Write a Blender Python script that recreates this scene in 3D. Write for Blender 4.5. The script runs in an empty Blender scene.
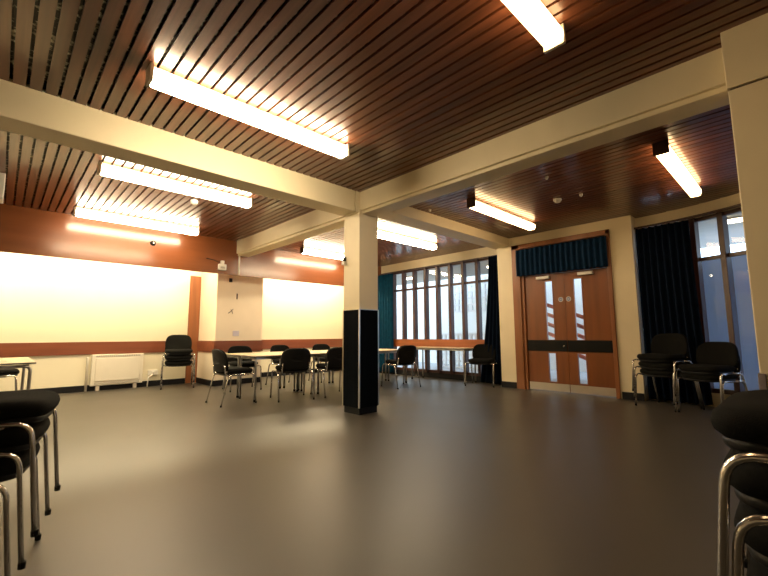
import bpy, bmesh, math, random
from mathutils import Vector, Matrix
random.seed(7)
SC = bpy.context.scene
COL = SC.collection
PI = math.pi
R = math.radians

# ------------------------------------------------------------------ materials
def new_mat(name):
    m = bpy.data.materials.new(name); m.use_nodes = True
    nt = m.node_tree; nt.nodes.clear()
    out = nt.nodes.new('ShaderNodeOutputMaterial')
    b = nt.nodes.new('ShaderNodeBsdfPrincipled')
    nt.links.new(b.outputs[0], out.inputs[0])
    return m, nt, b, out

def plain(name, col, rough=.5, metal=0., var=.06, scale=6., bump=0., bscale=60., coat=0., spec=.5, emis=None, estr=0.):
    m, nt, b, out = new_mat(name)
    tc = nt.nodes.new('ShaderNodeTexCoord')
    n = nt.nodes.new('ShaderNodeTexNoise'); n.inputs['Scale'].default_value = scale; n.inputs['Detail'].default_value = 4
    nt.links.new(tc.outputs['Object'], n.inputs['Vector'])
    r = nt.nodes.new('ShaderNodeValToRGB')
    c = Vector(col)
    r.color_ramp.elements[0].position = .3; r.color_ramp.elements[1].position = .7
    r.color_ramp.elements[0].color = (*(c*(1-var)), 1); r.color_ramp.elements[1].color = (*(c*(1+var)), 1)
    nt.links.new(n.outputs['Fac'], r.inputs['Fac'])
    nt.links.new(r.outputs[0], b.inputs['Base Color'])
    b.inputs['Roughness'].default_value = rough; b.inputs['Metallic'].default_value = metal
    b.inputs['Specular IOR Level'].default_value = spec
    b.inputs['Coat Weight'].default_value = coat; b.inputs['Coat Roughness'].default_value = .15
    if bump:
        n2 = nt.nodes.new('ShaderNodeTexNoise'); n2.inputs['Scale'].default_value = bscale; n2.inputs['Detail'].default_value = 3
        nt.links.new(tc.outputs['Object'], n2.inputs['Vector'])
        bp = nt.nodes.new('ShaderNodeBump'); bp.inputs['Strength'].default_value = bump; bp.inputs['Distance'].default_value = .01
        nt.links.new(n2.outputs['Fac'], bp.inputs['Height']); nt.links.new(bp.outputs[0], b.inputs['Normal'])
    if emis:
        b.inputs['Emission Color'].default_value = (*emis, 1); b.inputs['Emission Strength'].default_value = estr
    return m

def wood(name, col, rough=.35, axis='y', spread=.35, island=.0, coat=.0, grain=24.):
    m, nt, b, out = new_mat(name)
    tc = nt.nodes.new('ShaderNodeTexCoord'); mp = nt.nodes.new('ShaderNodeMapping')
    s = {'x': (.7, grain, grain), 'y': (grain, .7, grain), 'z': (grain, grain, .7)}[axis]
    mp.inputs['Scale'].default_value = s
    nt.links.new(tc.outputs['Object'], mp.inputs['Vector'])
    n = nt.nodes.new('ShaderNodeTexNoise'); n.inputs['Scale'].default_value = 1.; n.inputs['Detail'].default_value = 5
    nt.links.new(mp.outputs[0], n.inputs['Vector'])
    r = nt.nodes.new('ShaderNodeValToRGB'); c = Vector(col)
    r.color_ramp.elements[0].position = .3; r.color_ramp.elements[1].position = .72
    r.color_ramp.elements[0].color = (*(c*(1-spread)), 1); r.color_ramp.elements[1].color = (*(c*(1+spread)), 1)
    nt.links.new(n.outputs['Fac'], r.inputs['Fac'])
    last = r.outputs[0]
    if island:
        g = nt.nodes.new('ShaderNodeNewGeometry'); mr = nt.nodes.new('ShaderNodeMapRange')
        mr.inputs['To Min'].default_value = 1-island; mr.inputs['To Max'].default_value = 1+island
        nt.links.new(g.outputs['Random Per Island'], mr.inputs['Value'])
        mx = nt.nodes.new('ShaderNodeVectorMath'); mx.operation = 'SCALE'
        nt.links.new(last, mx.inputs[0]); nt.links.new(mr.outputs[0], mx.inputs['Scale']); last = mx.outputs[0]
    nt.links.new(last, b.inputs['Base Color'])
    b.inputs['Roughness'].default_value = rough
    b.inputs['Coat Weight'].default_value = coat; b.inputs['Coat Roughness'].default_value = .12
    return m

def glass_mat(name, tint=(1, 1, 1), refl=.9):
    m = bpy.data.materials.new(name); m.use_nodes = True
    nt = m.node_tree; nt.nodes.clear()
    out = nt.nodes.new('ShaderNodeOutputMaterial'); mx = nt.nodes.new('ShaderNodeMixShader')
    t = nt.nodes.new('ShaderNodeBsdfTransparent'); g = nt.nodes.new('ShaderNodeBsdfGlossy')
    t.inputs[0].default_value = (*tint, 1); g.inputs['Roughness'].default_value = .02
    g.inputs[0].default_value = (refl, refl, refl, 1)
    f = nt.nodes.new('ShaderNodeFresnel')
    ge = nt.nodes.new('ShaderNodeNewGeometry'); mr = nt.nodes.new('ShaderNodeMapRange')   # same reflectance from either side of the thin pane
    mr.inputs['To Min'].default_value = 1.5; mr.inputs['To Max'].default_value = 1/1.5
    nt.links.new(ge.outputs['Backfacing'], mr.inputs['Value']); nt.links.new(mr.outputs[0], f.inputs[0])
    nt.links.new(f.outputs[0], mx.inputs[0]); nt.links.new(t.outputs[0], mx.inputs[1]); nt.links.new(g.outputs[0], mx.inputs[2])
    nt.links.new(mx.outputs[0], out.inputs[0])
    return m

def emit(name, col, s):
    m = bpy.data.materials.new(name); m.use_nodes = True
    nt = m.node_tree; nt.nodes.clear()
    out = nt.nodes.new('ShaderNodeOutputMaterial'); e = nt.nodes.new('ShaderNodeEmission')
    e.inputs[0].default_value = (*col, 1); e.inputs[1].default_value = s
    nt.links.new(e.outputs[0], out.inputs[0])
    return m

LAMP = (1., .80, .52)
M = dict(
    cream=plain('cream_paint', (.76, .66, .45), .5, var=.03, scale=3, bump=.05, bscale=90),
    wallpaint=plain('wall_paint', (.70, .62, .46), .6, var=.03, scale=2),
    board=plain('white_wall_paint', (.80, .74, .56), .55, var=.02, scale=2),
    beige=plain('beige_paint', (.80, .69, .53), .6, var=.03, scale=3),
    slat=wood('ceiling_slat_wood', (.140, .048, .023), .30, 'y', .30, .22, .35),
    fascia=wood('varnished_red_board', (.175, .055, .018), .22, 'x', .12, 0, .15, grain=5),
    dado=wood('dado_rail_wood', (.19, .055, .025), .4, 'x', .15, grain=12),
    post=wood('post_wood', (.25, .085, .03), .4, 'z', .2, grain=12),
    door=wood('door_veneer', (.205, .063, .015), .30, 'z', .16, grain=9),
    frame=wood('door_frame_wood', (.26, .092, .028), .35, 'z', .2, grain=10),
    winframe=wood('window_frame_wood', (.055, .019, .012), .35, 'z', .25),
    sill=wood('window_rail_wood', (.27, .075, .02), .35, 'y', .15),
    clad=plain('dark_cladding', (.0018, .0032, .0052), .7, var=.1, scale=20, spec=.03),
    plinth=plain('black_plinth', (.004, .004, .004), .5, spec=.15),
    metal=plain('aluminium_trim', (.65, .60, .50), .3, 1.),
    skirting=plain('dark_skirting', (.009, .009, .011), .5, spec=.2),
    chrome=plain('chrome_tube', (.80, .79, .77), .2, 1., var=.02),
    fabric=plain('black_fabric', (.0065, .0065, .0058), .95, var=.15, scale=120, bump=.3, bscale=400, spec=.12),
    plastic=plain('black_plastic', (.006, .006, .006), .5, spec=.2),
    tabletop=plain('table_laminate', (.70, .56, .36), .35, var=.03, scale=10),
    edge=plain('grey_table_edge', (.13, .12, .11), .5),
    legmetal=plain('grey_table_leg', (.42, .40, .37), .35, .8),
    white=plain('white_enamel', (.74, .69, .58), .4, var=.02),
    whiteplastic=plain('white_plastic', (.76, .73, .66), .4, var=.02),
    grille=plain('grey_grille', (.42, .39, .33), .5),
    teal=plain('teal_curtain', (.002, .042, .085), .85, var=.2, scale=14, spec=.15),
    navy=plain('dark_blue_curtain', (.002, .007, .020), .88, var=.2, scale=14, spec=.1),
    valance=plain('blue_valance_cloth', (.002, .020, .056), .85, var=.2, scale=14, spec=.15),
    brown=plain('brown_end_cap', (.05, .022, .012), .5),
    black=plain('black_fitting', (.006, .006, .005), .5, spec=.15),
    steel=plain('satin_kick_plate', (.62, .56, .46), .32, .75, var=.04),
    bluedisc=plain('blue_sign', (.02, .08, .30), .4),
    glass=glass_mat('window_glass'),
    tube=emit('fluorescent_diffuser', LAMP, 76),
    warmtube=emit('older_warm_diffuser', (1., .66, .32), 17),
    cove=emit('cove_tube', (1., .83, .52), 300),
    outlamp=emit('outside_lamp', (1., .86, .62), 14),
    pave=plain('outside_paving', (.42, .43, .44), .6, var=.1, scale=5),
    outwall=plain('outside_white_wall', (.82, .83, .78), .7, var=.03, scale=2),
    outdusk=plain('outside_dusk_lit_wall', (.40, .54, .88), .7, var=.04, scale=1.2),  # blue of the evening light is put into the wall colour
    outceil=plain('outside_grey_soffit', (.42, .39, .33), .7),
    lattice=plain('lattice_white', (.82, .82, .80), .6),
    awning=plain('blue_canvas', (.06, .13, .55), .7),
    red=plain('red_handrail', (.55, .14, .08), .5),
)

def floor_mat():
    m, nt, b, out = new_mat('grey_vinyl_floor')
    tc = nt.nodes.new('ShaderNodeTexCoord')
    n = nt.nodes.new('ShaderNodeTexNoise'); n.inputs['Scale'].default_value = 1.3; n.inputs['Detail'].default_value = 6
    n2 = nt.nodes.new('ShaderNodeTexNoise'); n2.inputs['Scale'].default_value = 180; n2.inputs['Detail'].default_value = 2
    nt.links.new(tc.outputs['Object'], n.inputs['Vector']); nt.links.new(tc.outputs['Object'], n2.inputs['Vector'])
    r = nt.nodes.new('ShaderNodeValToRGB')
    r.color_ramp.elements[0].position = .3; r.color_ramp.elements[1].position = .75
    r.color_ramp.elements[0].color = (.050, .0435, .035, 1); r.color_ramp.elements[1].color = (.066, .058, .047, 1)
    nt.links.new(n.outputs['Fac'], r.inputs['Fac']); nt.links.new(r.outputs[0], b.inputs['Base Color'])
    mr = nt.nodes.new('ShaderNodeMapRange'); mr.inputs['To Min'].default_value = .34; mr.inputs['To Max'].default_value = .46
    nt.links.new(n.outputs['Fac'], mr.inputs['Value']); nt.links.new(mr.outputs[0], b.inputs['Roughness'])
    bp = nt.nodes.new('ShaderNodeBump'); bp.inputs['Strength'].default_value = .06; bp.inputs['Distance'].default_value = .004
    nt.links.new(n2.outputs['Fac'], bp.inputs['Height']); nt.links.new(bp.outputs[0], b.inputs['Normal'])
    return m
M['floor'] = floor_mat()

def foil_glint_mat():
    m, nt, b, out = new_mat('ceiling_void_foil_glints')
    tc = nt.nodes.new('ShaderNodeTexCoord')
    n = nt.nodes.new('ShaderNodeTexNoise'); n.inputs['Scale'].default_value = 22; n.inputs['Detail'].default_value = 4
    nt.links.new(tc.outputs['Object'], n.inputs['Vector'])
    r = nt.nodes.new('ShaderNodeValToRGB')
    r.color_ramp.elements[0].position = .52; r.color_ramp.elements[1].position = .66
    r.color_ramp.elements[0].color = (.006, .006, .006, 1); r.color_ramp.elements[1].color = (.35, .33, .24, 1)  # pale noise spots paint glints of foil onto the dark backing
    nt.links.new(n.outputs['Fac'], r.inputs['Fac']); nt.links.new(r.outputs[0], b.inputs['Base Color'])
    b.inputs['Roughness'].default_value = .35; b.inputs['Metallic'].default_value = .6
    return m
M['void'] = foil_glint_mat()

# ------------------------------------------------------------------ mesh helpers
class MB:
    def __init__(s): s.bm = bmesh.new()
    def box(s, a, b, bev=0., T=None, mi=0):
        x0, x1 = sorted((a[0], b[0])); y0, y1 = sorted((a[1], b[1])); z0, z1 = sorted((a[2], b[2]))
        tmp = bmesh.new()
        vs = [tmp.verts.new(p) for p in [(x0,y0,z0),(x1,y0,z0),(x1,y1,z0),(x0,y1,z0),(x0,y0,z1),(x1,y0,z1),(x1,y1,z1),(x0,y1,z1)]]
        for f in [(3,2,1,0),(4,5,6,7),(0,1,5,4),(1,2,6,5),(2,3,7,6),(3,0,4,7)]: tmp.faces.new([vs[i] for i in f])
        if bev: bmesh.ops.bevel(tmp, geom=list(tmp.edges), offset=bev, segments=2, affect='EDGES', profile=.5)
        s._merge(tmp, T, mi); return s
    def _merge(s, tmp, T=None, mi=0):
        if T: bmesh.ops.transform(tmp, matrix=T, verts=tmp.verts)
        mp = {v: s.bm.verts.new(v.co) for v in tmp.verts}
        for f in tmp.faces:
            try:
                g = s.bm.faces.new([mp[v] for v in f.verts]); g.material_index = mi; g.smooth = f.smooth
            except ValueError: pass
        tmp.free()
    def tube(s, pts, r, n=10, fil=0., seg=5, cap=True, sx=1.):
        pts = [Vector(p) for p in pts]
        if fil:
            out = [pts[0]]
            for i in range(1, len(pts)-1):
                p, a, b = pts[i], pts[i-1], pts[i+1]
                da, db = (a-p), (b-p); fl = min(fil, da.length*.48, db.length*.48)
                A, B = p+da.normalized()*fl, p+db.normalized()*fl
                for k in range(seg+1):
                    t = k/seg; out.append(A*(1-t)**2+p*2*t*(1-t)+B*t*t)
            out.append(pts[-1]); pts = out
        rings = []; N = None
        for i, p in enumerate(pts):
            t = (pts[min(i+1, len(pts)-1)]-pts[max(i-1, 0)]).normalized()
            if N is None:
                N = Vector((1, 0, 0)) if abs(t.x) < .9 else Vector((0, 1, 0))
            N = (N-t*N.dot(t)).normalized(); B = t.cross(N)
            rings.append([s.bm.verts.new(p+N*math.cos(2*PI*k/n)*r*sx+B*math.sin(2*PI*k/n)*r) for k in range(n)])
        for a, b in zip(rings, rings[1:]):
            for k in range(n):
                f = s.bm.faces.new((a[k], a[(k+1) % n], b[(k+1) % n], b[k])); f.smooth = True
        if cap:
            s.bm.faces.new(rings[0][::-1]); s.bm.faces.new(rings[-1])
        return s
    def lathe(s, prof, n=24, T=None):
        tmp = bmesh.new(); rings = []
        for r, z in prof:
            rings.append([tmp.verts.new((max(r, 1e-4)*math.cos(2*PI*k/n), max(r, 1e-4)*math.sin(2*PI*k/n), z)) for k in range(n)])
        for a, b in zip(rings, rings[1:]):
            for k in range(n):
                f = tmp.faces.new((a[k], a[(k+1) % n], b[(k+1) % n], b[k])); f.smooth = True
        tmp.faces.new(rings[0][::-1]); tmp.faces.new(rings[-1])
        s._merge(tmp, T); return s
    def pad(s, w, d, t, ex=4., fn=None, crown=0., n=40, rr=None):
        """rounded cushion in the local XY plane, thickness along Z"""
        rr = rr or t/2; rings = []
        def pt(a, ins, z):
            c, q = math.cos(a), math.sin(a)
            x = (w/2-ins)*math.copysign(abs(c)**(2/ex), c); y = (d/2-ins)*math.copysign(abs(q)**(2/ex), q)
            v = Vector((x, y, z)); return fn(v) if fn else v
        lv = []
        for k in range(7):
            a = -PI/2+PI*k/6; lv.append((rr*(1-math.cos(a)), t/2*math.sin(a)))
        mid = min(w, d)
        lv = [(mid*.36, -t/2), (mid*.18, -t/2)]+lv+[(mid*.12, t/2+crown*.5), (mid*.24, t/2+crown*.85), (mid*.36, t/2+crown)]
        for ins, z in lv: rings.append([s.bm.verts.new(pt(2*PI*k/n, ins, z)) for k in range(n)])
        for a, b in zip(rings, rings[1:]):
            for k in range(n):
                f = s.bm.faces.new((a[k], a[(k+1) % n], b[(k+1) % n], b[k])); f.smooth = True
        s.bm.faces.new(rings[0][::-1]); f = s.bm.faces.new(rings[-1]); f.smooth = True
        return s
    def build(s, name, mats, parent=None, smooth=None):
        bmesh.ops.recalc_face_normals(s.bm, faces=s.bm.faces)
        me = bpy.data.meshes.new(name); s.bm.to_mesh(me); s.bm.free()
        for m in (mats if isinstance(mats, (list, tuple)) else [mats]): me.materials.append(m)
        o = bpy.data.objects.new(name, me); COL.objects.link(o)
        if parent: o.parent = parent
        return o

def empty(name, label, cat, loc=(0, 0, 0), rz=0., group=None):
    o = bpy.data.objects.new(name, None); COL.objects.link(o); o.empty_display_size = .1
    o.location = loc; o.rotation_euler = (0, 0, rz); tag(o, label, cat, group); return o
def tag(o, label, cat, group=None):
    o['label'] = label; o['category'] = cat
    if group: o['group'] = group
    return o
def struct(o, label=None, cat=None):
    o['kind'] = 'structure'
    if label: o['label'] = label
    if cat: o['category'] = cat
    return o
def kids(o): return [c for c in KID.get(o.name, [])]
KID = {}
def dup(root, loc, rz, label, group):
    r = root.copy(); COL.objects.link(r); r.location = loc; r.rotation_euler = (0, 0, rz)
    r['label'] = label; r['group'] = group
    for ch in list(root.children):
        c = ch.copy(); COL.objects.link(c); c.parent = r
        for g in list(ch.children):
            d = g.copy(); COL.objects.link(d); d.parent = c
    return r

# ------------------------------------------------------------------ key dimensions
YA, XB, YW, YF, XD, XWIN = 3.96, 3.35, 9.17, 7.81, 7.03, 7.40
H1, H2 = 2.90, 2.85
XMIN, YMIN = -3.6, -3.2

# ------------------------------------------------------------------ room shell
struct(MB().box((XMIN-.2, YMIN-.2, -.12), (7.62, YW+.2, 0)).build('floor', M['floor']), 'smooth dark grey vinyl floor of the hall', 'floor')

def ceiling():
    b = MB(); pitch = .0938; ph = -.08
    def bay(x0, x1, y0, y1, z, lim=None):
        k = math.ceil((x0-ph)/pitch-.5)
        while True:
            c = ph+pitch*(k+.5)
            if c-pitch/2 > x1: break
            a, e = max(c-.0365, x0), min(c+.0365, x1)
            if e-a > .004: b.box((a, y0, z), (e, y1, z+.022), mi=0)
            k += 1
        b.box((x0, y0, z+.07), (x1, y1, z+.12), mi=1)
    bay(XMIN, XB+.02, YMIN, YA+.02, H1)
    bay(XMIN, XB+.02, YA+.25, YF+.02, H1)
    bay(XB+.25, 7.45, YA+.2, YW, H2)
    bay(XB+.25, 7.45, YMIN, YA-.1, H2)
    return struct(b.build('ceiling', [M['slat'], M['void']]), 'red-brown varnished timber slat ceiling with dark gaps', 'ceiling')
ceiling()
struct(MB().box((XMIN-.2, YMIN-.2, 3.06), (7.7, YW+.2, 3.2)).build('ceiling_slab', M['plinth']))

# beams
b = MB(); b.box((XMIN, YA, 2.62), (3.268, YA+.29, 2.93), .008)
struct(b.build('trim_1', M['cream']), 'long cream ceiling beam running left from the central column', 'beam')
b = MB(); b.box((XB, YMIN, 2.645), (XB+.29, YF+.04, 2.93), .008); b.box((XB+.03, YMIN, 2.605), (XB+.26, YF+.04, 2.665), .006)
b.box((3.28, YA-.002, 2.615), (XB+.004, YA+.292, 2.93), .006)
struct(b.build('trim_2', M['cream']), 'cream ceiling beam passing over the central column to the right pillar', 'beam')
b = MB(); b.box((XB+.28, YA-.14, 2.69), (XD+.1, YA+.2, 2.9), .008)
struct(b.build('trim_3', M['cream']), 'short cream ceiling beam from the column to the wall beside the doors', 'beam')

# left (rear) wall, alcoves and pier
b = MB(); b.box((XMIN, YW, 0), (7.6, YW+.15, 3.0))
struct(b.build('wall_left', M['board']), 'warm white wall glowing in the long left alcove', 'wall')
b = MB(); b.box((XMIN, YF, 2.205), (7.4, YF+.045, 3.0), .003)
struct(b.build('trim_4', M['fascia']), 'glossy red-brown bulkhead board above the left wall', 'bulkhead')
b = MB(); b.box((XMIN, YF+.046, 2.56), (7.4, YW, 2.60))
struct(b.build('trim_5', M['wallpaint']), 'hidden cream soffit over the alcove', 'soffit')
b = MB(); b.box((3.155, 8.22, 0), (4.16, YW, 2.56))
struct(b.build('wall_pier', M['beige']), 'plain beige wall pier between the two lit alcoves', 'pier')
b = MB(); b.box((XMIN, YW-.022, .665), (3.155, YW, .895), .004); b.box((4.16, YW-.022, .665), (7.38, YW, .895), .004)
b.box((3.133, 8.198, .665), (4.182, 8.22, .895), .003); b.box((3.133, 8.22, .665), (3.155, YW, .895)); b.box((4.16, 8.22, .665), (4.182, YW, .895))
struct(b.build('trim_6', M['dado']), 'red-brown wooden dado band along the left wall', 'dado rail')
b = MB(); b.box((2.925, YW-.03, 0), (3.15, YW, 2.30), .004)
struct(b.build('trim_7', M['post']), 'upright brown board beside the beige pier', 'post')
b = MB(); b.box((XMIN, YW-.016, 0), (2.92, YW, .11)); b.box((4.16, YW-.016, 0), (7.38, YW, .11))
b.box((3.139, 8.204, 0), (4.176, 8.22, .11)); b.box((3.139, 8.22, 0), (3.155, YW, .11))
struct(b.build('baseboard_left', M['skirting']), 'dark skirting along the left wall', 'skirting')
b = MB(); b.box((3.395, YF-.018, 2.215), (3.425, YF, 2.63), .004)
struct(b.build('trim_8', M['white']), 'thin pale strip on the bulkhead under the beam end', 'strip')

# right side wall: piers, door head, window heads
b = MB()
b.box((XD, 3.77, 0), (7.6, 4.09, 2.9)); b.box((XD, 1.735, 0), (7.6, 2.05, 2.9))
b.box((XD, 2.05, 2.685), (7.6, 3.77, 2.9))
b.box((XWIN-.02, 4.09, 2.62), (7.6, YW, 2.9))
b.box((XWIN, 4.09, 0), (7.6, YW, .12))
b.box((XWIN, 8.2, 0), (7.6, YW, 2.65))
struct(b.build('wall_right', M['cream']), 'cream wall with piers and heads around the doors and windows', 'wall')
# bay: a gently bowed run in plan
BAY = [(7.29, 1.74), (7.27, 1.45), (7.22, 1.15), (7.14, .85), (7.02, .55), (6.86, .25), (6.66, -.05), (6.42, -.35), (6.14, -.62), (5.82, -.86)]
def strip(b, pts, z0, z1, th, mi=0):
    for (p, q) in zip(pts, pts[1:]):
        p = Vector((*p, 0)); q = Vector((*q, 0)); t = (q-p).normalized(); n = Vector((t.y, -t.x, 0))
        if n.x < 0: n = -n
        tmp = bmesh.new(); vs = []
        for z in (z0, z1):
            for c in (p-t*.002, q+t*.002, q+t*.002+n*th, p-t*.002+n*th): vs.append(tmp.verts.new((c.x, c.y, z)))
        for f in [(3,2,1,0),(4,5,6,7),(0,1,5,4),(1,2,6,5),(2,3,7,6),(3,0,4,7)]: tmp.faces.new([vs[i] for i in f])
        b._merge(tmp, None, mi)
b = MB(); strip(b, BAY, 2.66, 2.9, .2); strip(b, BAY, 0, .18, .2)
b.box((5.8, YMIN, 0), (6.0, -.84, 2.9)); b.box((5.9, -1.0, 0), (6.1, -.8, 2.9))
struct(b.build('wall_bay', M['cream']), 'cream head of the bowed window bay at the right', 'wall')
b = MB(); b.box((XD-.016, 3.77, 0), (XD, 4.09, .11)); b.box((XD-.016, 1.735, 0), (XD, 2.03, .11)); b.box((XWIN-.016, 4.09, 0), (XWIN, YW, .12))
struct(b.build('baseboard_right', M['skirting']), 'dark skirting under the windows and piers at the right', 'skirting')
b = MB(); b.box((XMIN-.15, YMIN, 0), (XMIN, YW+.1, 3.05))
struct(b.build('wall_side', M['wallpaint']), 'cream wall out of view on the left', 'wall')
b = MB(); b.box((XMIN-.1, YMIN-.15, 0), (7.6, YMIN, 3.05))
struct(b.build('wall_back', M['wallpaint']), 'cream wall out of view behind', 'wall')

# ------------------------------------------------------------------ columns
cx, cy, w = 3.494, 4.103, .164
col = empty('column', 'square central column, cream above and dark blue-black cladding below', 'column', (cx, cy, 0))
struct(col)
MB().box((-w, -w, 1.330), (w, w, 2.66), .006).build('shaft', M['cream'], col)
o = MB().box((-w-.004, -w-.004, .085), (w+.004, w+.004, 1.330), .003).build('cladding', M['clad'], col); o['label'] = 'dark cladding panels'
o = MB().box((-w+.012, -w+.012, 0), (w-.012, w-.012, .085)).build('plinth', M['plinth'], col)
for sx in (-1, 1):
    for sy in (-1, 1):
        q = MB(); x, y = sx*(w+.004), sy*(w+.004)
        q.box((x-sx*.012, y, .087), (x+sx*.004, y+sy*.004, 1.327)); q.box((x, y-sy*.012, .087), (x+sx*.004, y, 1.327))
        o = q.build('corner_strip', M['metal'], col); o['label'] = 'bright metal corner strip'
MB().box((-w-.006, -w-.006, 1.325), (w+.006, w+.006, 1.333)).build('cap_strip', M['metal'], col)

pil = struct(empty('column', 'wide cream pillar at the right edge of the view', 'column', (3.345, .035, 0)))
MB().box((-.165, -.165, 0), (.165, .165, 2.505), .006).build('shaft', M['cream'], pil)
MB().box((-.172, -.172, 2.515), (.172, .172, 2.93), .006).build('capital', M['cream'], pil)
MB().box((-.155, -.155, 2.50), (.155, .155, 2.52)).build('joint', M['brown'], pil)

# ------------------------------------------------------------------ window frames
def window(name, pts, z0, z1, ztr, rail, label, first=0., pitch=.366):
    root = struct(empty(name, label, 'window', (*pts[0], 0)))
    o0 = Vector((*pts[0], 0))
    P = [Vector((*p, 0))-o0 for p in pts]
    def at(s):
        for p, q in zip(P, P[1:]):
            L = (q-p).length
            if s <= L: t = (q-p)/L; return p+t*s, t
            s -= L
        t = (P[-1]-P[-2]).normalized(); return P[-1], t
    tot = sum((q-p).length for p, q in zip(P, P[1:]))
    loc = [(p.x, p.y) for p in P]
    fr = MB(); strip(fr, loc, z0, z0+.06, .07); strip(fr, loc, z1-.05, z1, .07); strip(fr, loc, ztr-.025, ztr+.025, .06)
    fr.build('window_frame', M['winframe'], root)
    if rail:
        rb = MB(); off = [(p[0]-.06, p[1]) for p in loc]; strip(rb, off, rail[0], rail[1], .07)
        o = rb.build('window_rail', M['sill'], root); o['label'] = 'wide orange-brown rail'
    s = first; poss = []
    while s < tot:
        p, t = at(s); poss.append(s)
        T = Matrix.Translation(p) @ Matrix.Rotation(math.atan2(t.y, t.x), 4, 'Z')
        MB().box((-.034, -.045, z0), (.034, .075, z1), .004, T).build('mullion', M['winframe'], root)
        s += pitch
    ss = [0.]+poss+[tot]
    for a, c in zip(ss, ss[1:]):
        if c-a < .1: continue
        p, _ = at(a+.03); q, _ = at(c-.03); t = (q-p).normalized(); n = Vector((t.y, -t.x, 0)); n = n if n.x > 0 else -n
        for za, zb in ((z0+.05, (rail[0] if rail else ztr-.02)),)+(((rail[1], ztr-.02),) if rail else ())+((ztr+.02, z1-.04),):
            bm = bmesh.new(); vs = [bm.verts.new(v) for v in [p+n*.03+Vector((0,0,za)), q+n*.03+Vector((0,0,za)), q+n*.03+Vector((0,0,zb)), p+n*.03+Vector((0,0,zb))]]
            bm.faces.new(vs); g = MB(); g._merge(bm); g.build('pane', M['glass'], root)
    return root
window('window_1', [(XWIN, 8.2), (XWIN, 4.09)], .12, 2.62, 2.135, (.70, .89), 'tall many-mullioned timber window between the column and the doors', first=.108)
window('window_2', [(x+.03, y) for x, y in BAY], .18, 2.66, 2.055, None, 'dark timber window of the bay at the right', first=.06, pitch=.349)

# ------------------------------------------------------------------ double doors
dr = struct(empty('door_1', 'brown double doors with narrow vision panels and a black band', 'door', (XD, 2.91, 0)))
f = MB(); f.box((-.03, .70, 0), (.14, .86, 2.685), .006); f.box((-.03, -.86, 0), (.14, -.80, 2.685), .006)
f.box((-.03, -.86, 2.60), (.14, .86, 2.685), .006)
f.box((.0, .646, 0), (.12, .705, 2.6), .004); f.box((.0, -.82, 0), (.12, -.797, 2.6), .004)
f.build('door_frame', M['frame'], dr)
MB().box((.02, -.80, 2.075), (.08, .65, 2.60), .004).build('overpanel', M['door'], dr)
def leaf(y0, y1, vy0, vy1, sgn):
    """leaf with two cut-outs"""
    q = MB(); x0, x1 = .035, .08; zz = [.012, .17, .668, .895, 1.94, 2.07]
    q.box((x0, y0, zz[0]), (x1, y1, zz[1])); q.box((x0, y0, zz[2]), (x1, y1, zz[3])); q.box((x0, y0, zz[4]), (x1, y1, zz[5]))
    for a, c in ((zz[1], zz[2]), (zz[3], zz[4])):
        q.box((x0, y0, a), (x1, vy0, c)); q.box((x0, vy1, a), (x1, y1, c))
    lf = q.build('door_leaf', M['door'], dr)
    for a, c in ((zz[1], zz[2]), (zz[3], zz[4])):
        MB().box((.055, vy0, a), (.061, vy1, c)).build('vision_panel', M['glass'], lf)
        g = MB(); e = .012
        for (ya, yb, za, zb) in ((vy0-e, vy0+.004, a-e, c+e), (vy1-.004, vy1+e, a-e, c+e), (vy0, vy1, a-e, a+.004), (vy0, vy1, c-.004, c+e)):
            g.box((.028, ya, za), (.04, yb, zb), .002)
        g.build('glazing_bead', M['frame'], lf)
    o = MB().box((.022, y0+.005, .70), (.036, y1-.005, .893), .003).build('push_band', M['black'], lf); o['label'] = 'wide black band'
    o = MB().box((.031, y0+.004, .015), (.036, y1-.004, .145)).build('kick_plate', M['steel'], lf); o['label'] = 'pale metal kick plate'
    ym = (y0+y1)/2
    o = MB().box((-.03, ym-.12 if sgn > 0 else ym-.13, 1.985), (.036, ym+.12 if sgn > 0 else ym+.11, 2.035), .006).build('door_closer', M['whiteplastic'], lf); o['label'] = 'cream door closer box'
    sy = y0+.075 if sgn > 0 else y1-.055
    T = Matrix.Translation((.036, sy, 1.60)) @ Matrix.Rotation(-PI/2, 4, 'Y')
    o = MB().lathe([(.042, 0), (.042, .003), (.040, .004)], 24, T).build('door_sign', M['whiteplastic'], lf); o['label'] = 'round blue and white sign'
    T2 = Matrix.Translation((.0318, sy, 1.60)) @ Matrix.Rotation(-PI/2, 4, 'Y')
    MB().lathe([(.033, 0), (.033, .0008)], 24, T2).build('sign_disc', M['bluedisc'], lf)
    for dz in (.012, 0, -.012):
        MB().box((.0302, sy-.02, 1.60+dz-.003), (.0308, sy+.02, 1.60+dz+.003)).build('sign_bar', M['whiteplastic'], lf)
    return lf
leaf(-.08, .643, .13, .265, 1)       # far (photo-left) leaf
lf = leaf(-.795, -.084, -.37, -.235, -1)
T = Matrix.Translation((.022, -.045+.0, .79)) @ Matrix.Rotation(-PI/2, 4, 'Y')
MB().lathe([(.014, 0), (.014, .006), (.009, .01)], 16, Matrix.Translation((.022, -.02, .79)) @ Matrix.Rotation(-PI/2, 4, 'Y')).build('lock_cylinder', M['chrome'], dr)

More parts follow.
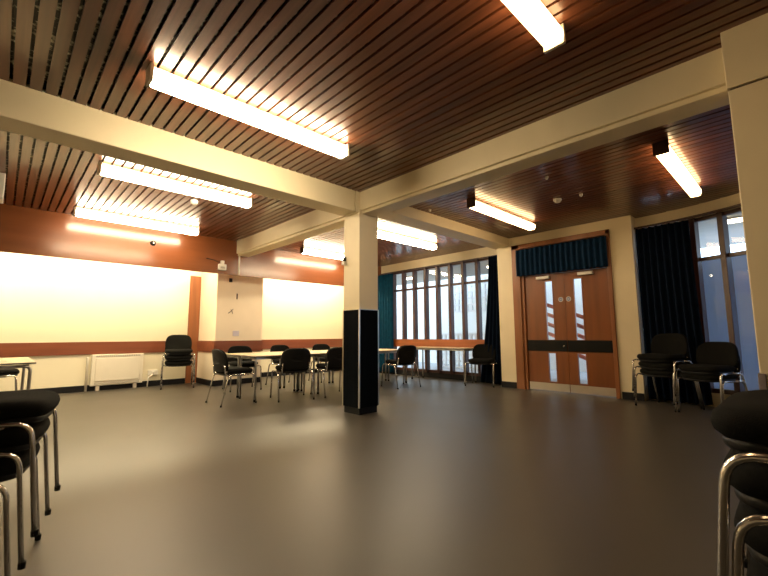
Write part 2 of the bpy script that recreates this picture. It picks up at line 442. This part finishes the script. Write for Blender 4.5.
# ------------------------------------------------------------------ curtains
def curtain_mesh(p0, p1, z0, z1, amp, waves, flare=0., seed=1, th=.012, top_pts=None):
    rnd = random.Random(seed); b = MB(); bm = b.bm
    p0, p1 = Vector((*p0, 0)), Vector((*p1, 0)); t = (p1-p0); L = t.length; t /= L; n = Vector((t.y, -t.x, 0))
    nu, nz = waves*10, 14; ph = [rnd.uniform(-.5, .5) for _ in range(waves+2)]
    grid = []
    for side in (0, 1):
        rows = []
        for j in range(nz+1):
            v = j/nz; row = []
            for i in range(nu+1):
                u = i/nu
                a = amp*(.75+.25*(1-v))*math.sin(2*PI*waves*u+ph[int(u*waves)]*.8*(1-v)+.5*math.sin(3*v))
                uu = u+flare*(1-v)**1.4*(u-.0)
                p = p0+t*(uu*L)+n*(a+(th if side else 0))
                row.append(bm.verts.new((p.x, p.y, z0+(z1-z0)*v+.004*math.sin(5*u*waves)*(1-v))))
            rows.append(row)
        grid.append(rows)
    for side in (0, 1):
        g = grid[side]
        for j in range(nz):
            for i in range(nu):
                f = bm.faces.new((g[j][i], g[j][i+1], g[j+1][i+1], g[j+1][i])); f.smooth = True
    g, k = grid
    for j in range(nz):
        bm.faces.new((g[j][0], g[j+1][0], k[j+1][0], k[j][0])); bm.faces.new((g[j][nu], g[j+1][nu], k[j+1][nu], k[j][nu]))
    for i in range(nu):
        bm.faces.new((g[0][i], g[0][i+1], k[0][i+1], k[0][i])); bm.faces.new((g[nz][i], g[nz][i+1], k[nz][i+1], k[nz][i]))
    return b
o = curtain_mesh((7.27, 7.85), (7.27, 7.25), .05, 2.58, .035, 6, 0, 2).build('curtain', M['teal'])
tag(o, 'teal curtain gathered at the left end of the mullioned window, beside the column', 'curtain')
o = curtain_mesh((7.25, 4.13), (7.25, 4.42), .03, 2.60, .035, 5, 1.0, 3).build('curtain', M['navy'])
tag(o, 'dark blue curtain gathered at the right end of the mullioned window, beside the door pier', 'curtain')
o = curtain_mesh((7.12, 1.70), (7.06, 1.02), .03, 2.62, .04, 8, .12, 4).build('curtain', M['navy'])
tag(o, 'wide dark navy curtain drawn across the bay window behind the stacked chairs', 'curtain')
o = curtain_mesh((XD-.055, 3.66), (XD-.055, 2.085), 2.075, 2.575, .022, 17, 0, 5).build('curtain_valance', M['valance'])
tag(o, 'gathered teal valance hung across the top of the double doors', 'valance')
for nm, pts, z in (('curtain_track', [(7.30, 8.1), (7.30, 4.12)], 2.60), ('curtain_track', [(x-.12, y) for x, y in BAY[:8]], 2.645)):
    q = MB(); strip(q, pts, z, z+.03, .025); o = q.build(nm, M['brown'])
    tag(o, 'brown curtain rail above the mullioned window left of the doors' if pts[0][1] > 5 else 'brown curved curtain rail in the bay at the right', 'curtain rail')

# ------------------------------------------------------------------ lights
def fixture(x0, x1, y, z, label, cap='white', tm='tube', group='fluorescent ceiling lights'):
    t = empty('ceiling_light', label, 'light', ((x0+x1)/2, y, z), 0, group); L = (x1-x0)/2
    MB().box((-L, -.03, -.045), (L, .03, 0), .004).build('light_body', M['white'], t)
    d = MB(); hw = .062
    prof = [(-hw, -.045), (-hw-.004, -.085), (-hw+.018, -.125), (hw-.018, -.125), (hw+.004, -.085), (hw, -.045)]
    bm = d.bm; A = [bm.verts.new((-L+.02, y_, z_)) for y_, z_ in prof]; B = [bm.verts.new((L-.02, y_, z_)) for y_, z_ in prof]
    for i in range(6): bm.faces.new((A[i], A[(i+1) % 6], B[(i+1) % 6], B[i]))
    bm.faces.new(A); bm.faces.new(B[::-1])
    o = d.build('diffuser', M[tm], t); o['label'] = 'glowing white diffuser'
    for s in (-1, 1):
        MB().box((s*L-.012, -.066, -.128), (s*L+.012, .066, -.0), .004).build('end_cap', M[cap], t)
FX = [
    (.63, 2.38, 3.05, H1, 'long lit ceiling light nearest the camera, in front of the left beam', 'white'),
    (.66, 2.40, 5.21, H1, 'lit ceiling light just behind the left beam', 'white'),
    (.67, 2.42, 7.31, H1, 'lit ceiling light closest to the left bulkhead board', 'white'),
    (.62, 2.37, .925, H1, 'lit ceiling light cut off by the top edge of the view', 'white', 'warmtube'),
    (4.53, 6.31, 3.0, H2, 'lit ceiling light in front of the double doors', 'brown', 'warmtube'),
    (4.50, 6.28, .81, H2, 'lit ceiling light at the far right near the bay window', 'brown', 'warmtube'),
    (4.50, 6.28, 7.20, H2, 'lit ceiling light showing left of the column, by the far bulkhead', 'brown'),
    (4.55, 6.32, 5.09, H2, 'lit ceiling light just right of the column top', 'brown'),
]
for a in FX: fixture(*a)
for i, (x0, x1, l) in enumerate([(-3.3, -1.5, 'wall-wash tube hidden behind the bulkhead, far left'), (-1.35, .45, 'wall-wash tube hidden behind the bulkhead over the left table'), (.55, 1.65, 'wall-wash tube hidden behind the bulkhead over the heater'),
                                 (1.75, 2.95, 'wall-wash tube hidden behind the bulkhead over the stacked chair'), (4.35, 5.65, 'wall-wash tube hidden behind the bulkhead right of the pier'), (5.75, 7.1, 'wall-wash tube hidden behind the bulkhead in the far corner')]):
    t = empty('wall_light', l, 'light', ((x0+x1)/2, 8.45, 2.56), 0, 'alcove wall-wash tubes'); L = (x1-x0)/2
    MB().box((-L, -.03, -.03), (L, .03, 0), .004).build('light_body', M['white'], t)
    MB().tube([(-L+.02, 0, -.052), (L-.02, 0, -.052)], .02, 10).build('tube', M['cove'], t)

# ------------------------------------------------------------------ small fittings
t = empty('smoke_detector', 'white round smoke detector on the ceiling right of the door light', 'smoke detector', (5.43, 2.20, H2))
MB().lathe([(.05, 0), (.055, -.02), (.05, -.03)][::-1], 20).build('base', M['whiteplastic'], t)
MB().lathe([(.02, -.055), (.038, -.045), (.042, -.03)], 20).build('sensor_head', M['whiteplastic'], t)
t = empty('motion_sensor', 'small cream sensor on the slats between two left ceiling lights', 'sensor', (1.85, 5.80, H1))
MB().lathe([(.025, -.06), (.045, -.045), (.05, 0)], 16).build('body', M['whiteplastic'], t)
for (x, y, l) in ((4.50, 3.70, 'tiny white ceiling rose close to the short beam'), (4.54, 1.95, 'tiny white ceiling rose left of the smoke detector'), (5.46, 1.90, 'tiny white ceiling rose right of the smoke detector')):
    o = MB().lathe([(.012, -.035), (.018, -.02), (.022, 0)], 12).build('ceiling_rose', M['whiteplastic']); o.location = (x, y, H2)
    tag(o, l, 'fitting', 'small ceiling roses')
t = empty('round_sensor', 'black round fitting on the red-brown bulkhead', 'sensor', (1.84, YF, 2.625))
MB().lathe([(.045, 0), (.045, .012), (.03, .03), (.012, .035)], 20, Matrix.Rotation(PI/2, 4, 'X')).build('rim', M['black'], t)
MB().lathe([(.018, .034), (.012, .042)], 14, Matrix.Rotation(PI/2, 4, 'X')).build('lens', M['chrome'], t)
t = empty('alarm_box', 'small white alarm box on the bulkhead left of the beam end', 'alarm', (3.06, YF, 2.36))
MB().box((-.075, -.07, -.09), (.075, 0, .03), .012).build('case', M['whiteplastic'], t)
MB().box((-.03, -.06, .03), (.035, 0, .10), .01).build('top_unit', M['whiteplastic'], t)
MB().box((-.045, -.075, -.06), (.04, -.068, -.02), .003).build('grille', M['grille'], t)
MB().tube([(-.03, -.01, .06), (-.16, -.01, .10), (-.30, -.008, .115)], .006, 6).build('wire', M['black'], t)
t = empty('security_camera', 'small dark camera fixed to the left side of the column', 'camera', (cx-w, cy+w-.03, 2.0))
MB().box((-.03, -.02, -.005), (0, .02, .05), .004).build('bracket', M['black'], t)
MB().box((-.045, -.025, -.06), (-.002, .03, -.008), .008).build('body', M['whiteplastic'], t)
t = empty('pier_fitting', 'small black fitting high on the beige pier', 'fitting', (3.42, 8.22, 2.15))
MB().box((-.032, -.03, -.04), (.032, 0, .04), .008).build('case', M['black'], t)
o = MB().box((3.56, 8.212, 1.76), (3.585, 8.22, 1.88), .003).build('wall_hook', M['brown']); tag(o, 'thin dark hook on the beige pier below the black fitting', 'hook')
q = MB(); q.tube([(3.40, 8.215, 1.46), (3.45, 8.213, 1.50), (3.50, 8.215, 1.55)], .006, 6); q.tube([(3.45, 8.214, 1.54), (3.48, 8.213, 1.49), (3.49, 8.214, 1.45)], .005, 6)
tag(q.build('wall_wire', M['edge']), 'loose end of grey wire on the beige pier', 'wire')
o = MB().box((3.51, 8.214, .99), (3.645, 8.22, 1.10), .003).build('notice', plain('lilac_paper', (.55, .52, .62), .6)); tag(o, 'small pale lilac notice on the beige pier above the dado', 'notice')
o = MB().box((3.155, .172, .60), (3.18, .208, .77), .005).build('switch_box', plain('lilac_grey_plastic', (.22, .19, .20), .5)); tag(o, 'tall narrow grey switch box on the right pillar', 'switch')
t = empty('panel_heater', 'white panel heater fixed low on the left wall', 'heater', (1.69, YW, 0))
hb = MB(); hb.box((-.42, -.085, .09), (.42, -.012, .66), .012); hb.build('heater_body', M['white'], t)
hb = MB(); hb.box((-.36, -.097, .17), (.36, -.083, .595), .008); hb.build('front_panel', M['white'], t)
hb = MB()
for i in range(24): hb.box((-.355+i*.03, -.092, .615), (-.335+i*.03, -.083, .645))
hb.build('air_grille', M['grille'], t)
hb = MB(); hb.box((-.36, -.09, .105), (.36, -.083, .15), .003); hb.build('lower_grille', M['grille'], t)
for s in (-.3, .3): MB().box((s-.03, -.06, 0), (s+.03, -.02, .1), .004).build('foot', M['white'], t)
q = MB(); q.tube([(1.215, YW-.03, 0), (1.215, YW-.03, .60), (1.215, YW, .60)], .02, 8, .03); tag(q.build('wall_pipe', M['white']), 'short cream pipe up the wall left of the heater', 'pipe')
t = empty('wall_socket', 'white socket box with a cable, between the heater and the stacked chair', 'socket', (2.30, YW, 0))
MB().box((-.09, -.04, .22), (.09, 0, .32), .008).build('socket_plate', M['whiteplastic'], t)
MB().box((-.04, -.075, .24), (.01, -.038, .295), .006).build('plug', M['whiteplastic'], t)
MB().tube([(-.015, -.06, .235), (-.06, -.15, .215), (-.12, -.2, .20), (-.13, -.2, .01)], .011, 8, .03).build('cable', M['whiteplastic'], t)
o = MB().box((-.26, 6.3, 2.6), (-.085, 6.6, 2.9), .01).build('ceiling_box', M['whiteplastic']); tag(o, 'white box hung from the ceiling at the far left edge', 'ceiling unit')

# ------------------------------------------------------------------ chairs
def make_chair():
    t = empty('stacking_chair', 'x', 'chair')
    for s in (-1, 1):
        x = s*.27
        top = .435
        fl = MB(); fl.tube([(x*1.02, -.25, .008), (x, -.21, top), (x, 0.0, top)], .0092, 10, .06, 6, True, 1.4)
        fo = fl.build('leg', M['chrome'], t)
        MB().lathe([(.012, 0), (.0135, .018), (.012, .026)], 10, Matrix.Translation((x*1.02, -.251, 0))).build('foot_cap', M['plastic'], fo)
        rl = MB(); rl.tube([(x*1.02, .27, .008), (x, .17, top), (x, 0.0, top)], .0092, 10, .07, 6, True, 1.4)
        ro = rl.build('leg', M['chrome'], t)
        MB().lathe([(.012, 0), (.0135, .018), (.012, .026)], 10, Matrix.Translation((x*1.02, .27, 0))).build('foot_cap', M['plastic'], ro)
        up = MB(); up.tube([(s*.215, -.10, .420), (s*.215, .195, .420), (s*.213, .205, .50), (s*.210, .214, .57)], .011, 8, .06, 5)
        up.lathe([(.013, 0), (.013, .012), (.008, .016)], 10, Matrix.Translation((s*.2145, .190, .475)) @ Matrix.Rotation(PI/2, 4, 'X'))
        up.build('back_upright', M['chrome'], t)
    for y in (-.12, .13):
        MB().tube([(-.27, y, .428), (.27, y, .428)], .010, 8).build('stretcher', M['chrome'], t)
    def sf(v):
        z = v.z-.10*max(0, -v.y-.13)**1.3+.02*(v.x/.24)**2*.5
        return Vector((v.x*(1-.06*(v.y+.2)), v.y-.02, z+.474))
    se = MB().pad(.485, .465, .074, 4.2, sf, .008).build('seat', M['fabric'], t)
    def sf2(v):
        q = sf(v); return Vector((q.x, q.y, q.z-.042))
    MB().pad(.455, .43, .034, 4.2, sf2).build('seat_shell', M['plastic'], se)
    def bf(v, off=0.):
        # v.x across, v.y up, v.z forward(+)
        bend = .045*(v.x/.23)**2
        y = .236+.19*v.y-bend - v.z+off
        return Vector((v.x*(1-.10*max(0, v.y)/.17), y, .635+v.y))
    bk = MB().pad(.48, .335, .038, 3.8, lambda v: bf(v, 0), .004).build('backrest', M['fabric'], t)
    MB().pad(.47, .325, .016, 3.8, lambda v: bf(v, .022)).build('back_shell', M['plastic'], bk)
    return t
proto = make_chair(); used = [False]
def chair(x, y, rz, label, group, z=0.):
    if not used[0]:
        used[0] = True; proto.location = (x, y, z); proto.rotation_euler = (0, 0, R(rz)); proto['label'] = label; proto['group'] = group; return proto
    return dup(proto, (x, y, z), R(rz), label, group)
def stack(x, y, rz, labels, group, dz=.105, fwd=.03):
    dx, dy = math.sin(R(rz))*fwd, -math.cos(R(rz))*fwd
    for i, l in enumerate(labels): chair(x+dx*i, y+dy*i, rz, l, group, dz*i)

GT = 'black chairs around the long tables'
chair(2.60, 6.03, 90, 'black chair at the left end of the long tables, seen side-on', GT)
chair(3.45, 5.74, 165, 'black chair with its back to the camera, nearest one left of the column', GT)
chair(4.16, 5.62, 172, 'black chair with its back to the camera, half hidden by the column', GT)
chair(3.36, 7.36, -8, 'black chair behind the tables, closest to the beige pier', GT)
chair(4.30, 7.42, 4, 'middle of the three black chairs behind the tables', GT)
chair(5.30, 7.40, -3, 'black chair behind the tables, nearest the column on its left', GT)
chair(5.72, 5.52, 172, 'black chair just right of the column, back to the camera, by the teal curtain', GT)
chair(7.0, 4.50, -72, 'black chair standing against the dark curtain left of the door pier', 'single black chairs')
chair(.02, 8.3, 90, 'black chair tucked behind the table at the far left edge', 'single black chairs')
stack(2.60, 8.60, -14, ['bottom chair of the stack against the left wall by the brown post', 'middle chair of the stack against the left wall by the brown post', 'top chair of the stack against the left wall by the brown post'], 'black chairs stacked by the left wall', .11, .025)
stack(-.085, 2.50, 78, ['bottom chair of the stack in the left foreground', 'second chair up in the left foreground stack', 'top chair of the left foreground stack'], 'black chairs stacked in the left foreground', .11, .03)
stack(6.68, 1.384, -108, ['bottom chair of the dark stack beside the right door pier', 'middle chair of the dark stack beside the right door pier', 'top chair of the dark stack beside the right door pier'], 'black chairs stacked by the door pier', .10, .02)
stack(6.43, .87, -115, ['lower chair of the dark pair stacked in the bay beside the right pillar', 'upper chair of the dark pair stacked in the bay beside the right pillar'], 'black chairs stacked in the bay', .09, .02)
stack(1.335, -.115, 180, ['bottom chair of the stack in the right foreground', 'second chair up in the right foreground stack', 'third chair up in the right foreground stack', 'top chair of the right foreground stack'], 'black chairs stacked in the right foreground', .11, .012)

# ------------------------------------------------------------------ tables
def make_table(L, D, hgt, name='folding_table'):
    t = empty(name, 'x', 'table')
    tp = MB().box((-L/2, -D/2, hgt-.022), (L/2, D/2, hgt), .006).build('tabletop', M['tabletop'], t)
    e = MB()
    for a, c in (((-L/2-.003, -D/2-.003, hgt-.020), (L/2+.003, -D/2, hgt-.004)), ((-L/2-.003, D/2, hgt-.020), (L/2+.003, D/2+.003, hgt-.004)), ((-L/2-.003, -D/2, hgt-.020), (-L/2, D/2, hgt-.004)), ((L/2, -D/2, hgt-.020), (L/2+.003, D/2, hgt-.004))): e.box(a, c)
    e.build('edge_band', M['edge'], tp)
    for sx in (-1, 1):
        for sy in (-1, 1):
            x, y = sx*(L/2-.04), sy*(D/2-.04)
            lg = MB().tube([(x, y, .005), (x, y, hgt-.045), (x, y-sy*.12, hgt-.045)], .0165, 10, .06, 6).build('leg', M['legmetal'], t)
            MB().lathe([(.019, 0), (.019, .03), (.017, .035)], 12, Matrix.Translation((x, y, 0))).build('foot_cap', M['plastic'], lg)
    fr = MB()
    for sx in (-1, 1): fr.tube([(sx*(L/2-.04), -D/2+.1, hgt-.045), (sx*(L/2-.04), D/2-.1, hgt-.045)], .0165, 8)
    for sy in (-1, 1): fr.box((-L/2+.05, sy*(D/2-.06)-.01, hgt-.06), (L/2-.05, sy*(D/2-.06)+.01, hgt-.022))
    fr.build('frame_rail', M['legmetal'], t)
    return t
GTB = 'six tables pushed together into one long table'
tb = make_table(1.135, .60, .69); first = True
rows = [('front', 5.80+.30), ('rear', 6.41+.30)]
pos = [('left end', 3.40), ('middle', 4.545), ('right end', 5.69)]
for rn, y in rows:
    for pn, x in pos:
        l = f'pale wood-topped table at the {pn} of the {rn} row of the long table'
        if first: tb.location = (x, y, 0); tb['label'] = l; tb['group'] = GTB; first = False
        else: dup(tb, (x, y, 0), 0, l, GTB)
wt = make_table(1.52, .46, .72); wt.location = (7.08, 5.56, 0); wt.rotation_euler = (0, 0, PI/2); tag(wt, 'narrow table under the mullioned window, left of the dark curtain', 'table')
lt = make_table(1.5, .75, .72); lt.location = (-.055, 6.65, 0); lt.rotation_euler = (0, 0, PI/2); tag(lt, 'pale table cut off by the left edge, in front of the left wall', 'table')

# ------------------------------------------------------------------ outside
struct(MB().box((7.62, -6, -.15), (16, 16, -.02)).build('floor_outside', M['pave']), 'pale paving outside the windows', 'ground')
struct(MB().box((11.5, 2.2, -.1), (11.7, 16, 4.0)).build('wall_outside', M['outwall']), 'bright white wall outside the mullioned window', 'wall')
struct(MB().box((9.4, -5, -.1), (9.6, 1.6, 2.40)).build('wall_court', M['outdusk']), 'wall outside the bay window, coloured with blue evening light', 'wall')
struct(MB().box((7.65, -6, 2.95), (11.6, 1.9, 3.1)).build('ceiling_outside', M['outceil']), 'grey soffit outside the bay window', 'soffit')
struct(MB().box((7.65, 1.9, 2.75), (10.2, 12, 3.1)).build('ceiling_walkway', M['outceil']), 'grey soffit outside the mullioned window', 'soffit')
for x, y, z, l in ((8.9, 9.3, 2.75, 'lit lamp outside behind the left panes of the mullioned window'), (8.9, 8.2, 2.75, 'second lit lamp outside the mullioned window'), (8.9, 5.3, 2.75, 'lit lamp outside behind the right panes of the mullioned window'), (8.9, .70, 2.95, 'lit lamp outside the bay window')):
    t = empty('outdoor_lamp', l, 'lamp', (x, y, z), 0, 'lamps outside the windows')
    MB().box((-.09, -.17, -.03), (.09, .17, 0), .005).build('lamp_base', M['white'], t)
    MB().box((-.07, -.15, -.075), (.07, .15, -.03), .015).build('lamp_cover', M['outlamp'], t)
def lattice(y0, y1, z0, z1, x):
    q = MB(); n = max(2, int((y1-y0)/.16)); m = max(2, int((z1-z0)/.18))
    for i in range(n+1): yy = y0+(y1-y0)*i/n; q.box((x, yy-.03, z0), (x+.06, yy+.03, z1))
    for j in range(m+1): zz = z0+(z1-z0)*j/m; q.box((x+.005, y0, zz-.03), (x+.055, y1, zz+.03))
    return q
o = lattice(5.6, 8.2, 0, 1.0, 10.2).build('lattice_screen', M['lattice']); tag(o, 'low white pierced screen seen through the lower window panes', 'screen')
o = lattice(6.0, 8.0, 1.75, 3.0, 10.9).build('lattice_screen', M['lattice']); tag(o, 'high white pierced screen seen through the upper window panes', 'screen')
q = MB(); q.box((-.5, -.5, -.015), (.5, .5, .015), .005)
o = q.build('awning', M['awning']); o.location = (10.85, 6.2, 2.55); o.rotation_euler = (R(35), R(20), 0); tag(o, 'blue canvas awning outside the mullioned window', 'awning')
t = empty('handrail', 'slanted red-brown handrails outside the double doors', 'handrail', (9.6, 3.2, -.02))
for i in range(5): MB().tube([(0, 1.9, 1.5-.23*i+.55), (0, -1.6, .9-.23*i-.25)], .045, 8).build('rail', M['red'], t)
for y in (-1.5, .1, 1.8): MB().tube([(.05, y, 0), (.05, y, .95+.23*y)], .03, 8).build('rail_post', M['red'], t)

# ------------------------------------------------------------------ world, camera, view
wd = bpy.data.worlds.new('World'); SC.world = wd; wd.use_nodes = True
bg = wd.node_tree.nodes['Background']; bg.inputs[0].default_value = (.62, .80, 1., 1); bg.inputs[1].default_value = 6.5

f = 400.03; pitch, yaw, roll = R(6.6724), R(43.755), R(-.2789)
fw = Vector((math.sin(yaw)*math.cos(pitch), math.cos(yaw)*math.cos(pitch), math.sin(pitch)))
rt = Vector((math.cos(yaw), -math.sin(yaw), 0)); up = rt.cross(fw)
r2 = rt*math.cos(roll)+up*math.sin(roll); u2 = up*math.cos(roll)-rt*math.sin(roll)
cd = bpy.data.cameras.new('camera'); co = bpy.data.objects.new('camera', cd); COL.objects.link(co)
m3 = Matrix((r2, u2, -fw)).transposed().to_4x4(); m3.translation = Vector((0, 0, 1.0)); co.matrix_world = m3
cd.sensor_fit = 'HORIZONTAL'; cd.sensor_width = 36; cd.lens = f/768*36; cd.clip_start = .05
SC.camera = co
SC.view_settings.view_transform = 'Standard'; SC.view_settings.look = 'None'; SC.view_settings.gamma = 1; SC.view_settings.use_curve_mapping = False
SC.view_settings.exposure = -0.5
SC.cycles.max_bounces = 8; SC.cycles.transparent_max_bounces = 12
SC.cycles.use_denoising = True
try: SC.cycles.denoiser = 'OPENIMAGEDENOISE'
except Exception: pass
SC.cycles.sample_clamp_indirect = 6
